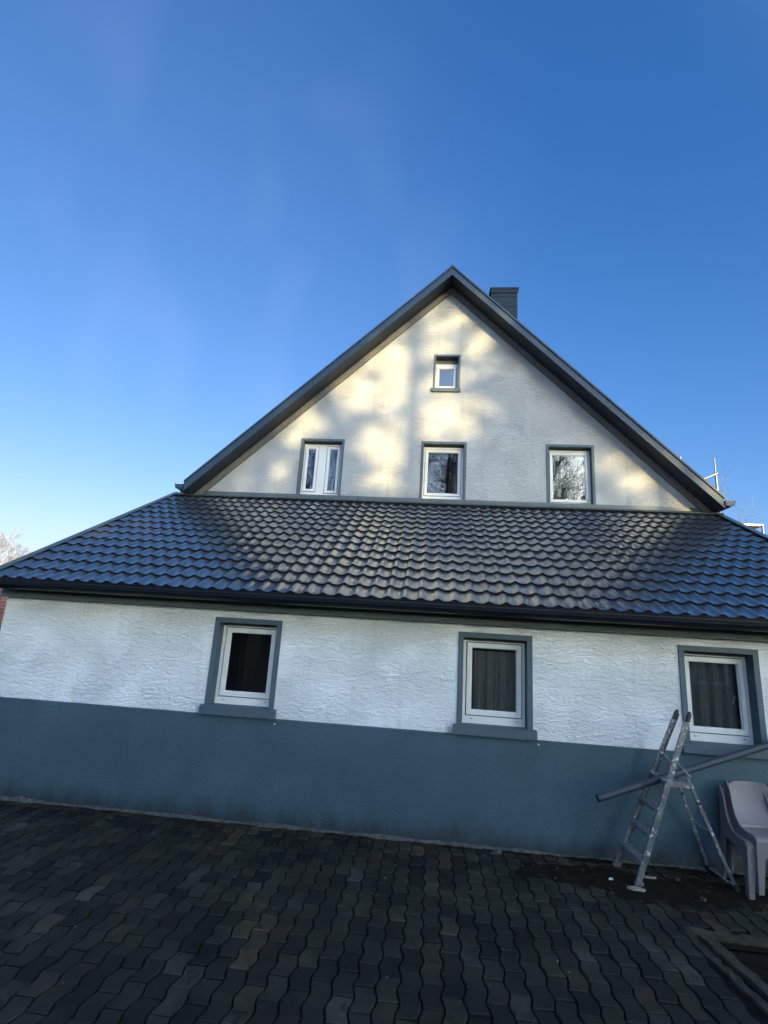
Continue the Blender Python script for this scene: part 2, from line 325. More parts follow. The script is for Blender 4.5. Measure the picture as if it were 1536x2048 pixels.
# --- windows -----------------------------------------------------
def window(x0, x1, z0, z1, yw, tw, glasses, sill=None, depth=.12, curtain=None, label=None, topgap=.03, panel=None, handle=False, drains=True, fbot=None, deep=.07):
    """outer surround x0..x1,z0..z1 on wall plane yw ; glasses: list of (gx0,gx1,gz0,gz1)"""
    ox0, ox1, oz1 = x0+tw, x1-tw, z1-tw
    oz0 = z0 if fbot is None else fbot
    m = MB(); pr = .012
    # flat surround, slightly proud, with deep reveals
    poly = [(x0, yw-pr, z0), (ox0, yw-pr, z0), (ox0, yw-pr, oz1), (ox1, yw-pr, oz1), (ox1, yw-pr, z0), (x1, yw-pr, z0), (x1, yw-pr, z1), (x0, yw-pr, z1)]
    m.prism(poly, (0, depth+pr+.09, 0))
    wn = m.build('window', M['trim'], house, bevel=.004)
    if label: wn['label'] = label
    fy = yw+depth
    # outer frame with openings for the sashes
    f = MB(); fw = .009
    holes = []; sash_out = []; fw = .009
    for g in glasses:
        sw = .047
        so = (g[0]-sw, g[1]+sw, g[2]-sw, g[3]+sw); sash_out.append(so)
        holes.append(ringrect(so[0]-fw, so[1]+fw, so[2]-fw, so[3]+fw, fy))
    f.prism(ringrect(ox0, ox1, oz0, oz1-topgap, fy), (0, .06, 0), holes=holes)
    f.build('frame', M['pvc'], wn, bevel=.003)
    if topgap > .01:
        t = MB(); t.box((ox0, fy+.012, oz1-topgap+.001), (ox1, fy+.06, oz1)); t.build('head_strip', M['dark'], wn)
    for g, so in zip(glasses, sash_out):
        s_ = MB(); s_.prism(ringrect(*so, fy-.010), (0, .055, 0), holes=[ringrect(g[0], g[1], g[2], g[3], fy-.010)])
        # inner glazing bead, set back
        s_.prism(ringrect(g[0]-.002, g[1]+.002, g[2]-.002, g[3]+.002, fy+.008), (0, .02, 0), holes=[ringrect(g[0]+.009, g[1]-.009, g[2]+.009, g[3]-.009, fy+.008)])
        s_.build('sash', M['pvc'], wn, bevel=.003)
        k = MB(); k.prism(ringrect(so[0]-fw+.0005, so[1]+fw-.0005, so[2]-fw+.0005, so[3]+fw-.0005, fy+.016), (0, .03, 0), holes=[ringrect(so[0]-.0005, so[1]+.0005, so[2]-.0005, so[3]+.0005, fy+.016)])
        k.build('seal', M['groove'], wn)
        p = MB(); p.face(ringrect(g[0]-.004, g[1]+.004, g[2]-.004, g[3]+.004, fy+.018)); p.build('pane', M['glass'], wn)
    if drains:
        for dx in (ox0+.09, ox1-.10):
            d = MB(); d.box((dx, fy-.0035, oz0+.045), (dx+.028, fy+.001, oz0+.051)); d.build('drain_slot', M['groove'], wn)
    if sill:
        sx0, sx1, sz0, sz1, sp = sill
        q = MB(); q.prism([(sx0, yw-sp, sz0), (sx0, yw-sp, sz1), (sx0, yw-pr-.003, sz1+.012), (sx0, fy+.02, oz0-.002), (sx0, fy+.02, sz0+.01), (sx0, yw-.001, sz0)], (sx1-sx0, 0, 0))
        q.build('sill', M['trim'], wn, bevel=.006)
    # room behind the pane
    r = MB(); a, b_, c, d_ = ox0-.25, ox1+.25, oz0-.3, oz1+.25; y0, y1 = fy+.062, fy+1.3
    for q in ([(a,y1,c),(b_,y1,c),(b_,y1,d_),(a,y1,d_)], [(a,y0,c),(a,y1,c),(a,y1,d_),(a,y0,d_)], [(b_,y0,c),(b_,y1,c),(b_,y1,d_),(b_,y0,d_)], [(a,y0,c),(b_,y0,c),(b_,y1,c),(a,y1,c)], [(a,y0,d_),(b_,y0,d_),(b_,y1,d_),(a,y1,d_)]): r.face(q)
    r.build('room', M['dark'], wn)
    if curtain:
        cx0, cx1, cz0, cz1, mk, seed = curtain
        rnd = random.Random(seed); n = 90; cols = []
        ph = [rnd.uniform(0, 6.28) for _ in range(3)]
        for j in range(9):
            zz = cz0+(cz1-cz0)*j/8; row = []
            for i in range(n+1):
                t = i/n; am = .030+.012*(1-j/8)
                yy = fy+deep+.08+am*(sin(t*2*pi*6+ph[0]+.5*sin(t*9+ph[1]))+.5*sin(t*2*pi*13+ph[2]))
                row.append((cx0+(cx1-cx0)*t, yy, zz))
            cols.append(row)
        c_ = MB(); c_.grid(cols); c_.build('curtain', M[mk], wn)
    if handle:
        h = MB(); g = glasses[0]; h.tube([(g[1]-.06, fy+.05, g[2]+.24), (g[1]-.028, fy+.045, g[2]+.335)], .009, 8, cap=True); h.build('window_handle', M['pvc'], wn)
    return wn, (x0, x1, z0, z1)
LW = .785
def lowwin(x, **k):
    return window(x, x+LW, 1.10, 2.074, 0, .058, [(x+.152, x+.642, 1.262, 1.918)], sill=(x-.033, x+LW+.033, 1.034, 1.118, .055), fbot=1.128, **k)
holes_low = []
_, h1 = lowwin(-2.452, curtain=(-2.15, -1.98, .95, 1.9, 'curtain_dim', 1), label='lower left window with a nearly black pane')
_, h2 = lowwin(.303, curtain=(.25, 1.15, .95, 1.88, 'curtain', 2), label='lower middle window with grey curtain folds behind the pane')
_, h3 = lowwin(2.572, curtain=(2.5, 3.4, .95, 1.99, 'curtain', 3), label='lower right window with curtain and a white handle', handle=True)
UZ1, UZ0 = 5.672, 4.50
def upwin(x, w_, glasses, **k):
    return window(x, x+w_, UZ0-.06, UZ1, YG, .05, glasses, depth=.11, drains=False, fbot=UZ0-.03, **k)
_, u1 = upwin(-2.688, .868, [(-2.560, -2.400, 4.66, 5.50), (-2.125, -1.965, 4.64, 5.50)], label='upper left window with two narrow panes beside a white panel')
_, u2 = upwin(-.314, .866, [(-.185, .405, 4.66, 5.49)], curtain=None, label='upper middle window reflecting tree branches')
_, u3 = upwin(2.032, .872, [(2.165, 2.765, 4.62, 5.50)], curtain=(2.0, 2.9, 4.3, 4.86, 'curtain', 5), label='upper right window with short curtain under the reflection')
_, u4 = window(-.142, .393, 6.79, 7.544, YG, .042, [(-.035, .27, 6.895, 7.29)], sill=(-.172, .405, 6.715, 6.792, .04), depth=.12, topgap=.11, drains=False, fbot=6.80, label='small attic window high in the gable')

# --- walls ------------------------------------------------------
def wall_with_holes(name, outer, holes, y, mat, thick=.12, inset=.006):
    m = MB(); loops = [outer]
    hs = [[(a+inset, y, c+inset if False else c), (b-inset, y, c), (b-inset, y, d-inset), (a+inset, y, d-inset)] for a, b, c, d in holes]
    m.prism(outer, (0, thick, 0), holes=hs)
    return m.build(name, mat, house)
lowh = [(a, b, 1.04, d) for a, b, c, d in (h1, h2, h3)]
wall_with_holes('wall', [(XL, 0, ZPL), (XR, 0, ZPL), (XR, 0, 2.40), (XL, 0, 2.40)], lowh, 0, M['white'])
m = MB(); N = 260; xs_ = [XL-.004+(XR-XL+.008)*i/N for i in range(N+1)]
tp = [ZPL+.0035*noise.fractal((x*2.2, 0, 9), .8, 2, 4)+.0016*noise.noise((x*19, 1, 2)) for x in xs_]
m.grid([[(x, -.0015, t-.006) for x, t in zip(xs_, tp)], [(x, -.010, t-.010) for x, t in zip(xs_, tp)], [(x, -.010, .5) for x in xs_], [(x, -.010, -.05) for x in xs_]], flip=True, smooth=False)
m.grid([[(x, -.0045, t) for x, t in zip(xs_, tp)], [(x, -.0035, t-.02) for x, t in zip(xs_, tp)]], flip=True, smooth=False)
m.box((XL-.003, -.0008, -.05), (XR+.003, .14, ZPL-.03)); m.face([(XL-.004, -.010, -.05), (XL-.004, -.010, ZPL-.012), (XL-.004, 0, ZPL-.012), (XL-.004, 0, -.05)]); m.face([(XR+.004, -.010, -.05), (XR+.004, 0, -.05), (XR+.004, 0, ZPL-.012), (XR+.004, -.010, ZPL-.012)])
m.build('plinth', M['plinth'], house)
# side and back walls of the lean-to and the main block
m = MB()
m.prism([(XL, .122, -.05), (XL, YG, -.05), (XL, YG, 4.25), (XL, .122, 2.42)], (.12, 0, 0))
m.prism([(XR-.12, .122, -.05), (XR-.12, YG, -.05), (XR-.12, YG, 4.25), (XR-.12, .122, 2.42)], (.12, 0, 0))
m.box((GX0, YG+.13, -.05), (GX0+.2, BACK-.3, 4.5)); m.box((GX1-.2, YG+.13, -.05), (GX1, BACK-.3, 4.5)); m.box((GX0, BACK-.3, -.05), (GX1, BACK-.2, 4.5))
m.prism([(GX0, BACK-.3, 4.5), (GX1, BACK-.3, 4.5), (APX, BACK-.3, APZ)], (0, .1, 0))
m.build('side_wall', M['white'], house)
gz0 = 4.2
gtop = 8.93
gl = APX-(APZ-.05-gz0)/SLL; gr = APX+(APZ-.05-gz0)/SLR
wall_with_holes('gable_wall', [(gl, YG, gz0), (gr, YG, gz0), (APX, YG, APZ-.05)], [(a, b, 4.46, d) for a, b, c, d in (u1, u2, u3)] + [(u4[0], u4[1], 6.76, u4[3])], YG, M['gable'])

# --- cornice under the gutter -----------------------------------
m = MB(); m.prism([(XL-.03, .0-.003, ZFA), (XL-.03, -.085, ZFA), (XL-.03, -.085, ZFA+.018), (XL-.03, -.075, ZFA+.024), (XL-.03, -.075, 2.280), (XL-.03, -.003, 2.280)], (XR-XL+.06, 0, 0))
m.build('cornice', M['cornice'], house, bevel=.003)
m = MB(); m.box((XL-.02, -.27, 2.285), (XR+.16, -.002, 2.297)); m.box((XL-.02, -.285, 2.262), (XR+.16, -.268, 2.35)); m.build('eaves_board', M['soffit'], house)

# --- gutter -----------------------------------------------------
def gutter_profile(yc, zt):
    # outside face from front bead down to the back
    return [(yc-.075, zt+.002), (yc-.082, zt+.006), (yc-.088, zt), (yc-.084, zt-.008), (yc-.076, zt-.008), (yc-.074, zt-.03), (yc-.068, zt-.055), (yc-.074, zt-.062), (yc-.068, zt-.070), (yc-.056, zt-.085), (yc-.03, zt-.105), (yc, zt-.112), (yc+.04, zt-.108), (yc+.062, zt-.085), (yc+.066, zt+.01), (yc+.060, zt+.01),
            (yc+.056, zt-.08), (yc+.035, zt-.10), (yc, zt-.105), (yc-.03, zt-.097), (yc-.052, zt-.075), (yc-.068, zt-.03), (yc-.070, zt-.002)]
m = MB(); GY, GZ = -.355, 2.352
pf = gutter_profile(GY, GZ)
m.prism([(RXL-.05, a, b) for a, b in pf], (RXR-RXL+.10, 0, 0))
go = m.build('gutter', M['gutter'], house)
for sx in (-3.6, -1.55, .45, 2.45, 4.4):
    c = MB(); pr_ = [(sx-.03, GY+(a-GY)*1.025, GZ+(b-GZ)*1.03) for a, b in pf[:15]]
    rows = [pr_, [(x+.06, y, z) for x, y, z in pr_]]; c.grid(rows, smooth=False); c.build('gutter_joint', M['gutter'], go)

# --- tiled lean-to roof ------------------------------------------
WV, RW = .1755, .300
def rp(x, s, h): return (x, YE+s*RC-h*RS, ZE+s*RS+h*RC)
def prof(t):
    c = .5+.5*cos(2*pi*t)
    return .0275*(c**1.8)+.002*sin(2*pi*t)
def make_tiles():
    m = MB(); n = 14; nx = int((RXR-RXL)/WV*n)+1
    xs = [RXL+.02+i*WV/n for i in range(nx) if RXL+.02+i*WV/n < RXR-.02]
    P = [prof((x-0.06)/WV) for x in xs]
    nr = int(RL/RW)+1
    rj = random.Random(3)
    P0 = P
    for r in range(nr):
        jit = [rj.gauss(0, .0011) for _ in range(12)]; ph = rj.gauss(0, .002)
        P = [p+jit[min(11, int((x-RXL)/1.053))]+.0022*max(0, 1-(((x-RXL) % 1.053)/.05)) for p, x in zip([prof((x-.06+ph)/WV) for x in xs], xs)]
        s0 = r*RW+(rj.gauss(0, .0015) if r else 0); s1 = min((r+1)*RW+.012, RL+.04)
        if s0 > RL: break
        rows = []
        for s, h in ((s0, .024), (s0+.03, .0243), (s0+.15, .0135), (s1-.012, .0)):
            if s > s1: s = s1
            rows.append([rp(x, s, h+p*(1.0 if s > s0+.01 else .97)) for x, p in zip(xs, P)])
        m.grid(rows, smooth=True)
        # riser below the front edge
        rr = [[rp(x, s0+.006, -.003+p) for x, p in zip(xs, P)], [rp(x, s0, .024+p*.97) for x, p in zip(xs, P)]]
        m.grid(rr, 1, smooth=True)
    return m
ro = make_tiles().build('tiled_roof', [M['tile'], M['riser_shade']], house)
m = MB()   # roof deck beneath the tiles
m.prism([(RXL+.03, YE+.05, ZE-.02), (RXL+.03, YT, ZT-.05), (RXL+.03, YT, ZT-.12), (RXL+.03, YE+.05, ZE-.09)], (RXR-RXL-.06, 0, 0)); m.build('roof_deck', M['soffit'], house)
for x0, x1 in ((RXL-.02, RXL+.075), (RXR-.075, RXR+.02)):
    m = MB(); a = [(x0, *rp(0, -.02, .05)[1:]), (x1, *rp(0, -.02, .05)[1:])]
    P0 = rp(0, -.02, .062); P1 = rp(0, RL+.05, .062); Q0 = rp(0, -.02, -.10); Q1 = rp(0, RL+.05, -.10)
    m.prism([(x0, P0[1], P0[2]), (x0, P1[1], P1[2]), (x0, Q1[1], Q1[2]), (x0, Q0[1], Q0[2])], (.02 if x0 < 0 else .0001, 0, 0)) if False else None
    side = x0 if x0 < 0 else x1-.012
    m.prism([(side, P0[1], P0[2]), (side, P1[1], P1[2]), (side, Q1[1], Q1[2]), (side, Q0[1], Q0[2])], (.012, 0, 0))
    R0 = rp(0, -.02, .052); R1 = rp(0, RL+.05, .052)
    xa, xb = (side+.013, x1) if x0 < 0 else (x0, side-.001)
    m.prism([(xa, P0[1], P0[2]), (xa, P1[1], P1[2]), (xa, R1[1], R1[2]), (xa, R0[1], R0[2])], (xb-xa, 0, 0))
    m.build('verge_trim', M['flash'], house)
# flashing where the roof meets the gable wall
m = MB(); m.prism([(gl-.10, YG-.018, 4.52), (gl-.10, YG-.003, 4.52), (gl-.10, YG-.003, 4.40), (gl-.10, YG-.16, 4.385), (gl-.10, YG-.165, 4.40), (gl-.10, YG-.022, 4.455)], (gr-gl+.02, 0, 0))
m.build('roof_flashing', M['flash'], house)

# --- main roof ----------------------------------------------------
TH = .20     # vertical thickness of roof slab / bargeboard
EXL, EXR = -4.76, 4.90
def roofz(x, base=APZ): return base-(APX-x)*SLL if x < APX else base-(x-APX)*SLR
m = MB()
zl, zr = roofz(EXL), roofz(EXR)
m.prism([(EXL, YB+.03, zl+.02), (APX, YB+.03, APZ+.02), (EXR, YB+.03, zr+.02), (EXR, YB+.03, zr+TH-.015), (APX, YB+.03, APZ+TH-.015), (EXL, YB+.03, zl+TH-.015)], (0, BACK-YB, 0))
m.build('main_roof', M['tile'], house)
for s in (0, 1):
    ex, ez = (EXL, zl) if s == 0 else (EXR, zr)
    m = MB()
    m.prism([(APX, YB, APZ), (ex, YB, ez), (ex, YB, ez+TH), (APX, YB, APZ+TH)], (0, .028, 0))
    m.prism([(APX, YB-.022, APZ+TH-.035), (ex, YB-.022, ez+TH-.035), (ex, YB-.022, ez+TH+.006), (APX, YB-.022, APZ+TH+.006)], (0, .021, 0))
    m.prism([(APX, YB+.029, APZ+TH-.012), (ex, YB+.029, ez+TH-.012), (ex, YB+.029, ez+TH+.006), (APX, YB+.029, APZ+TH+.006)], (0, .12, 0))
    m.prism([(APX, YB-.008, APZ-.008), (ex, YB-.008, ez-.008), (ex, YB-.008, ez+.035), (APX, YB-.008, APZ+.035)], (0, .0075, 0))
    m.build('bargeboard', M['barge'], house)
    m = MB()   # soffit boarding under the overhang
    m.prism([(APX, YB+.03, APZ-.004), (ex, YB+.03, ez-.004), (ex, YB+.03, ez+.018), (APX, YB+.03, APZ+.018)], (0, YG-YB-.03, 0))
    m.build('soffit', M['soffit'], house)
    m = MB(); k = -1 if s == 0 else 1
    e2 = gl-.02 if s == 0 else gr+.02; ez2 = roofz(e2)
    m.prism([(APX, YG-.045, APZ-.006), (e2, YG-.045, ez2-.006), (e2, YG-.045, ez2-.155), (APX, YG-.045, APZ-.155)], (0, .042, 0))
    m.build('rake_board', M['rake'], house)
    # eaves gutter along the side of the main roof, cut end towards the yard
    m = MB(); gx = ex+k*.085; gz = ez+TH-.075
    pf2 = [(-.085, .0), (-.075, -.005), (-.068, -.05), (-.04, -.09), (.0, -.105), (.045, -.09), (.07, -.05), (.072, .01), (.066, .01), (.062, -.045), (.04, -.08), (0, -.094), (-.035, -.08), (-.06, -.045), (-.066, .006), (-.08, .008)]
    m.prism([(gx+k*-a, YB-.03, gz+b) for a, b in pf2], (0, BACK-YB, 0))
    m.box((min(ex, gx+k*.06), YB-.028, gz-.085), (max(ex, gx+k*.06), YB-.022, gz-.002))
    m.build('eaves_gutter', M['barge'], house)
m = MB(); m.tube([(APX, YB+.02, APZ+TH+.0), (APX, BACK, APZ+TH+.0)], .045, 10, cap=True); m.build('ridge_cap', M['barge'], house)
# apex board
m = MB(); m.prism([(APX-.30, YG-.040, APZ-.30), (APX+.29, YG-.040, APZ-.30), (APX, YG-.040, APZ-.03)], (0, .036, 0)); 
m = MB(); m.prism([(APX-.17, YG-.050, APZ-.175), (APX+.165, YG-.050, APZ-.175), (APX, YG-.050, APZ-.02)], (0, .004, 0)); m.build('apex_board', M['rake'], house)
# chimney with slate courses
m = MB(); cx0, cx1, cy0, cy1, ct = 1.235, 1.875, 5.85, 6.45, 10.83
m.box((cx0, cy0, 8.2), (cx1, cy1, ct))
ch = m.build('chimney', M['slate'], house)
zz = 8.3
while zz < ct-.05:
    c = MB(); zt_ = min(zz+.285, ct-.01)
    c.prism([(cx0-.012, cy0-.004, zt_), (cx0-.012, cy0-.011, zz), (cx0-.012, cy0-.002, zz)], (cx1-cx0+.024, 0, 0))
    c.prism([(cx0-.004, cy0, zt_), (cx0-.011, cy0, zz), (cx0-.002, cy0, zz)], (0, cy1-cy0, 0)); c.build('slate_course', M['slate'], ch); zz += .29
c = MB(); c.box((cx0-.045, cy0-.045, ct+.0), (cx1+.045, cy1+.045, ct+.05)); c.box((cx0-.03, cy0-.03, ct-.10), (cx1+.03, cy0-.0225, ct)); c.build('chimney_cap', M['slate'], ch, bevel=.004)
# wall plugs under the sills and small marks
for px, pz, mk in ((-2.246, .975, 'groove'), (-1.914, .982, 'groove'), (-1.635, .985, 'pvc'), (1.142, .995, 'pvc')):
    c = MB(); c.tube([(px, -.0105, pz), (px, -.017, pz)], .008, 8, cap=True); c.build('wall_plug', M[mk], house)

# ------------------------------------------------------------------ ground
PIT = (2.10, 3.35, -2.35, -1.33)
m = MB()
def frame_quads(mb, X0, X1, Y0, Y1, hole, z):
    a, b, c, d = hole
    mb.face([(X0, Y0, z), (a, Y0, z), (a, Y1, z), (X0, Y1, z)]); mb.face([(b, Y0, z), (X1, Y0, z), (X1, Y1, z), (b, Y1, z)])
    mb.face([(a, Y0, z), (b, Y0, z), (b, c, z), (a, c, z)]); mb.face([(a, d, z), (b, d, z), (b, Y1, z), (a, Y1, z)])
frame_quads(m, -600, 600, -600, 600, PIT, -.05)
tag(m.build('ground', M['soil']), kind='structure')
PW, PL = .127, .212
def make_pavers():
    m = MB(); rnd = random.Random(11); zb = -.045
    N = 10
    def wav(y):
        t = ((y+.02)/PL) % 1.0
        return .0105*(cos(2*pi*t)-.10*cos(6*pi*t))
    for i in range(-62, 52):
        x0 = i*PW+.02; off = (i % 2)*.5*PL
        for j in range(-44, 1):
            y0 = j*PL+off-.02; y1 = y0+PL
            if y0 > -.03: continue
            y1c = min(y1, -.022)
            cx, cy = x0+PW/2, (y0+y1c)/2
            if PIT[0]-.13 < cx < PIT[1]+.1 and PIT[2]-.1 < cy < PIT[3]+.15: continue
            if y1c-y0 < .03: continue
            g = .0052
            ys = [y0+g+(y1c-y0-2*g)*k/N for k in range(N+1)]
            ddz = rnd.gauss(0, .0024); tx, ty = rnd.gauss(0, .018), rnd.gauss(0, .016)
            gx = rnd.gauss(0, .0008)
            L = [(x0+g+wav(y)+gx, y) for y in ys]; R = [(x0+PW-g+wav(y)+gx, y) for y in ys]
            ring = L + R[::-1]
            sink = -.010*max(0, noise.noise((cx*.7, cy*.7, 1)))
            def Z(x, y): return ddz+sink+tx*(x-cx)+ty*(y-cy)
            t = rnd.choice((.45, .7, 1.0, 1.0, 1.3, 1.6))*rnd.uniform(.8, 1.2); hue = rnd.uniform(-.16, .14)
            if rnd.random() < .07: t *= .55
            colr = (t*(1+hue), t, t*(1-hue*.9), 1)
            c = Vector((cx, cy)); inner = []
            for (x, y) in ring:
                inner.append((x+(cx-x)*.075, y+(cy-y)*.05))
            top = [(x, y, Z(x, y)) for x, y in inner]; mid = [(x, y, Z(x, y)-.0055) for x, y in ring]; bot = [(x, y, zb) for x, y in ring]
            n = len(ring)
            # top as strip of quads (ring is L up then R down)
            for k in range(N):
                m.face([top[k], top[2*N+1-k], top[2*N-k], top[k+1]], col=colr)
            for k in range(n):
                q = (k+1) % n
                m.face([mid[k], top[k], top[q], mid[q]], col=colr, smooth=False)
                m.face([bot[k], mid[k], mid[q], bot[q]], col=colr)
    return m
tag(make_pavers().build('paving', M['paver']), kind='structure')
m = MB(); frame_quads(m, -7.9, 6.6, -9.6, -.012, PIT, -.014); tag(m.build('joint_sand', M['soil']), kind='structure')
m = MB()   # yard beyond the paving
m.face([(-60, -60, -.018), (60, -60, -.018), (60, -9.55, -.018), (-60, -9.55, -.018)]); tag(m.build('yard', M['asphalt']), kind='structure')
# soil washed over the paving along the wall
def soil_h(x, y):
    n1 = noise.fractal((x*1.3, y*1.9, 3.0), .9, 2.0, 5); n2 = noise.fractal((x*7, y*7, 1.0), .9, 2.0, 4)
    base = -.030+.012*n1+.006*n2
    base += .038*exp(-((y+.02)/.10)**2)*(.75 if x > -2 else .55)
    base += .040*exp(-((x-1.75)/.85)**2-((y+.55)/.42)**2)
    base += .030*exp(-((x-2.9)/.8)**2-((y+.42)/.35)**2)
    base += .022*exp(-((x-1.1)/.6)**2-((y+.35)/.25)**2)
    base += .022*exp(-((x+3.9)/1.8)**2-((y+.30)/.22)**2)
    return base
m = MB(); nx, ny = 330, 62
m.grid([[(-6.2+11.6*i/nx, -.013-2.0*j/ny, soil_h(-6.2+11.6*i/nx, -.013-2.0*j/ny)) for i in range(nx+1)] for j in range(ny+1)], flip=True)
tag(m.build('soil', M['soil']), kind='structure')
# broken mortar fillet at the foot of the wall
m = MB(); rnd = random.Random(5); rows = []
for i in range(420):
    x = -4.9+i*.0232; k = max(0, noise.noise((x*1.7, 0, 5))+.22); h = .004+.026*k*(.7+.6*rnd.random())+(.006 if rnd.random() < .2 else 0)
    d = .012+.05*k*(.6+.8*rnd.random())
    rows.append([(x, -.0105, h+.012), (x, -.012-d*.5, h*.8), (x, -.012-d, -.016)])
m.grid(rows, flip=False); mo = m.build('mortar_fillet', M['mortar'], house)
# light well with concrete kerb
well = empty('light_well', (2.6, -1.8, 0)); tag(well, 'sunken concrete light well with a worn kerb in the paving', 'light well')
def rough_strip(p, q, w_, h, seg, seed, z0=-.06):
    p = Vector(p); q = Vector(q); d = (q-p); L = d.length; d.normalize(); r = Vector((d.y, -d.x, 0)); rn = random.Random(seed); rows = []
    for i in range(seg+1):
        c = p+d*(L*i/seg); a = w_/2+rn.gauss(0, .006); b = w_/2+rn.gauss(0, .006); zz = h+rn.gauss(0, .003)+.010*noise.noise((c.x*6, c.y*6, seed))
        rows.append([tuple(c-r*a+Vector((0, 0, z0))), tuple(c-r*a+Vector((0, 0, zz-.004))), tuple(c-r*(a-.006)+Vector((0, 0, zz+.002))), tuple(c+Vector((0, 0, zz+.001+rn.gauss(0, .003)))), tuple(c+r*(b-.006)+Vector((0, 0, zz+.002))), tuple(c+r*b+Vector((0, 0, zz-.012))), tuple(c+r*b+Vector((0, 0, z0)))])
    mm = MB(); mm.grid(rows, smooth=False)
    mm.face([rows[0][k] for k in range(7)]); mm.face([rows[-1][k] for k in range(6, -1, -1)]); return mm
o = rough_strip((2.055, -1.26, 0), (2.20, -2.4, 0), .085, .020, 26, 1, -.6).build('kerb', M['concrete'], None, weld=True); o.parent = well; o.matrix_parent_inverse = well.matrix_world.inverted(); o.matrix_parent_inverse = Matrix.Translation((-2.6, 1.8, 0))
o = rough_strip((1.955, -1.20, 0), (2.09, -2.4, 0), .075, .004, 26, 2).build('kerb', M['concrete'], None, weld=True); o.parent = well; o.matrix_parent_inverse = Matrix.Translation((-2.6, 1.8, 0))
o = rough_strip((1.95, -1.19, 0), (3.5, -1.26, 0), .10, .012, 34, 3, -.6).build('kerb', M['concrete'], None, weld=True); o.parent = well; o.matrix_parent_inverse = Matrix.Translation((-2.6, 1.8, 0))
for p_, q_, w_, sd_ in (((3.40, -1.22, 0), (3.42, -2.48, 0), .11, 7), ((2.02, -2.42, 0), (3.46, -2.44, 0), .12, 8)):
    o = rough_strip(p_, q_, w_, .012, 30, sd_, -.6).build('kerb', M['concrete'], None, weld=True); o.parent = well; o.matrix_parent_inverse = Matrix.Translation((-2.6, 1.8, 0))
m = MB(); a, b, c, d = PIT[0]-.02, PIT[1], PIT[2], PIT[3]+.02
m.face([(a, c, -.7), (b, c, -.7), (b, d, -.7), (a, d, -.7)]); m.face([(a, c, -.7), (a, d, -.7), (a, d, -.03), (a, c, -.03)]); m.face([(a, d, -.7), (b, d, -.7), (b, d, -.03), (a, d, -.03)])
m.face([(b, c, -.7), (b, d, -.7), (b, d, -.03), (b, c, -.03)]); m.face([(a, c, -.7), (b, c, -.7), (b, c, -.03), (a, c, -.03)])
o = m.build('shaft', M['soil']); o.parent = well; o.matrix_parent_inverse = Matrix.Translation((-2.6, 1.8, 0))
# scattered grit, crumbs and leaves
m = MB(); rnd = random.Random(21)
for i in range(420):
    x = rnd.uniform(-6, 4.6); y = -abs(rnd.gauss(0, 1.3))-.05 if rnd.random() < .45 else rnd.uniform(-4.2, -.1)
    r = rnd.choice((.002, .003, .003, .004, .006)); z = max(.003, soil_h(x, y)) if y > -2 else .002
    if PIT[0]-.1 < x < PIT[1] and PIT[2] < y < PIT[3]+.1: continue
    a = rnd.uniform(0, 6.28); e = rnd.uniform(.5, 1.6)
    pts = [(x+r*e*cos(a+k*pi/2)-0, y+r*sin(a+k*pi/2)*rnd.uniform(.6, 1.2), z) for k in range(4)]; top = (x, y, z+r*rnd.uniform(.4, 1))
    for k in range(4): m.face([pts[k], pts[(k+1) % 4], top], 0)
tag(m.build('grit', M['stone_pale']), 'pale grit and crumbs scattered over the dark paving', 'grit', kind='stuff')
m = MB()
for i in range(260):
    x = rnd.uniform(-5, 4.6); y = -abs(rnd.gauss(0, .45))-.03; z = max(.004, soil_h(x, y)+.003)+rnd.uniform(0, .004)
    if rnd.random() < .4: x = rnd.gauss(1.9, .7); y = -abs(rnd.gauss(.3, .4))-.03
    r = rnd.uniform(.008, .02); a = rnd.uniform(0, 6.28)
    p = [Vector((cos(a+k)*r*s, sin(a+k)*r*s, rnd.uniform(-.002, .005))) + Vector((x, y, z)) for k, s in ((0, 1.4), (1.3, .6), (3.14, 1.2), (4.6, .6))]
    m.face(p)
tag(m.build('leaf_litter', simple('dead_leaf', (.045, .032, .02), .8, var=.5, vscale=15)), 'small dead leaves lying on the soil along the wall', 'leaves', kind='stuff')
def shard(name, loc, pts, h, mat, label, cat, seed):
    mm = MB(); rn = random.Random(seed); lo = [(x, y, -.004) for x, y in pts]; hi = [(x*.88, y*.88, h*rn.uniform(.7, 1.2)) for x, y in pts]; n = len(pts)
    mm.face(lo[::-1]); mm.face(hi)
    for k in range(n): q = (k+1) % n; mm.face([lo[k], lo[q], hi[q], hi[k]])
    o = mm.build(name, mat, weld=True); o.location = loc; tag(o, label, cat); return o
shard('wood_scrap', (2.03, -.33, .012), [(-.07, -.015), (.05, -.02), (.075, .0), (.03, .012), (-.05, .012)], .012, M['stone_pale'], 'pale flat scrap lying behind the front foot of the ladder', 'scrap', 1)
shard('rag', (1.82, -.60, .012), [(-.075, .0), (-.03, -.03), (.06, -.035), (.085, -.01), (.04, .015), (-.02, .022)], .016, M['stone_pale'], 'crumpled pale rag at the near foot of the stepladder', 'rag', 2)
shard('paint_chip', (1.66, -.47, .02), [(-.02, -.008), (.01, -.014), (.022, .004), (-.006, .014)], .01, M['pvc'], 'small bright white chip left of the ladder foot', 'chip', 3)
shard('rubble', (2.33, -.66, .012), [(-.03, -.01), (0, -.026), (.032, -.01), (.026, .018), (-.018, .02)], .02, M['concrete'], 'lump of rubble between the ladder and the light well', 'rubble', 4)
shard('rubble', (.72, -.08, .0), [(-.04, -.014), (.01, -.03), (.05, -.012), (.036, .018), (-.03, .016)], .025, M['mortar'], 'broken mortar lump at the wall foot below the middle window', 'rubble', 6)
